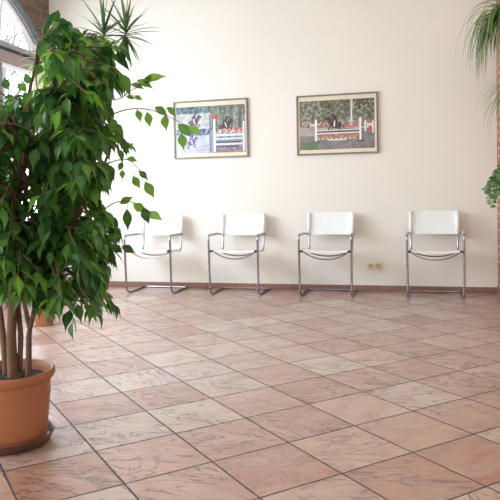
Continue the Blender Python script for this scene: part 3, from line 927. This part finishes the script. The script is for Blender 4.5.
for k in range(240):
    az = rnd.uniform(0, 2*PI); el = rnd.uniform(.1, 1.3)
    d = Vector((math.cos(az)*math.cos(el), math.sin(az)*math.cos(el)*.8-.1, math.sin(el)))
    if d.y > .25: d.y = .1
    if k % 3 == 0: d = Vector((-abs(d.x)-.25, -abs(d.y)*.6, d.z))
    lv.blade(t.location+Vector((rnd.uniform(-.06, .05), rnd.uniform(-.05, .04), 0)), d, rnd.uniform(.30, .72), rnd.uniform(.010, .018), min(1, max(0, rnd.gauss(.35, .3))), rnd.uniform(2.6, 5.0), 12, .35)
lv.build('foliage', M['spider'], t)
t = wall_planter('hanging_spider_plant', .81, 5.94, 1.80, 'smaller thin-leaved hanging plant on the brick pier, middle one of three', .07)
lv = Leaves()
for k in range(120):
    az = rnd.uniform(0, 2*PI); el = rnd.uniform(.0, 1.3)
    d = Vector((math.cos(az)*math.cos(el), math.sin(az)*math.cos(el)*.8-.1, math.sin(el)))
    if d.y > .25: d.y = .1
    lv.blade(t.location+Vector((rnd.uniform(-.04, .04), rnd.uniform(-.04, .04), 0)), d, rnd.uniform(.2, .48), rnd.uniform(.007, .012), min(1, max(0, rnd.gauss(.6, .3))), rnd.uniform(1.8, 3.6), 10, .5)
lv.build('foliage', M['spider'], t)
t = wall_planter('hanging_ivy', .80, 5.93, 1.15, 'hanging ivy with small variegated leaves low on the brick pier, lowest of three', .08)
lv = Leaves(); vb = bmesh.new()
for k in range(60):
    az = rnd.uniform(0, 2*PI); d = Vector((math.cos(az), math.sin(az)*.7-.15, rnd.uniform(.1, 1.0))).normalized()
    p = t.location+Vector((rnd.uniform(-.04, .04), rnd.uniform(-.04, .04), 0)); pts = [p.copy()]
    n = rnd.randint(5, 10)
    for i in range(n):
        d = (d+Vector((rnd.uniform(-.3, .3), rnd.uniform(-.3, .2), -.38))).normalized(); pts.append(pts[-1]+d*.036)
        if pts[-1].y > 6.02: pts[-1].y = 6.02
        for s_ in range(3):
            ld = Vector((rnd.uniform(-1, 1), rnd.uniform(-1, .4), rnd.uniform(-.8, .5)))
            sz = rnd.uniform(.022, .04)
            lv.leaf(pts[-1], ld, Vector((rnd.uniform(-1, 1), -1, rnd.uniform(0, 1))), sz, sz*.9, rnd.random(), .1, .1, (.3, 1.0, .8, .35, 0), rnd.random())
    tube(vb, [q-t.location for q in pts], .0018, 4, False)
link('vines', vb, M['twig'], t)
lv.build('foliage', M['ivy'], t)

# ------------------------------------------------------------------ light
wd = bpy.data.worlds.new('sky'); scn.world = wd; wd.use_nodes = True
bg = wd.node_tree.nodes['Background']; bg.inputs[0].default_value = (.93, .96, 1, 1); bg.inputs[1].default_value = 5
def area(name, locn, target, sx, sy, power, color):
    ld = bpy.data.lights.new(name, 'AREA'); ld.shape = 'RECTANGLE'; ld.size = sx; ld.size_y = sy; ld.energy = power; ld.color = color
    o = bpy.data.objects.new(name, ld); col.objects.link(o); o.location = locn
    o.rotation_euler = (Vector(target)-Vector(locn)).to_track_quat('-Z', 'Z').to_euler()
    return o
area('window_light', (LX+.05, 4.2, 1.8), (-.5, 5.6, 1.0), 1.2, 2.0, 80, (.78, .89, 1))  # lamp just inside the arched window, adds to its daylight
area('window_light', (LX+.06, 1.0, 1.75), (LX+3, 1.0, 1.6), 2.8, 2.6, 58, (.74, .87, 1))  # lamp just inside the second window, adds to its daylight
area('window_light', (-2.2, FY+.1, 2.0), (-.6, WY, 1.3), 2.6, 1.8, 80, (1, .95, .88))  # added soft fill behind the camera; the front wall has no window
area('ceiling_fill', (1.5, 1.5, CEIL-.1), (1.5, 1.7, 0), 4, 4, 80, (1, .88, .68))  # added warm fill lamp under the ceiling, no fixture there

# ------------------------------------------------------------------ camera
cam = bpy.data.cameras.new('camera'); co = bpy.data.objects.new('camera', cam); col.objects.link(co)
cam.sensor_width = 36; cam.sensor_fit = 'HORIZONTAL'; cam.lens = 638.4/500*36; cam.shift_y = -32/500
p_, rl = R(1.828), R(-1.1)
F = FV*math.cos(p_)+Vector((0, 0, -math.sin(p_))); U0 = FV*math.sin(p_)+Vector((0, 0, math.cos(p_)))
Rt = RV*math.cos(rl)+U0*math.sin(rl); Up = -RV*math.sin(rl)+U0*math.cos(rl)
m = Matrix((Rt, Up, -F)).transposed().to_4x4(); m.translation = Vector((0, 0, H))
co.matrix_world = m
cam.clip_start = .05
scn.camera = co
scn.view_settings.view_transform = 'Standard'
scn.view_settings.look = 'None'
scn.view_settings.exposure = 0.0
scn.view_settings.gamma = 1.0
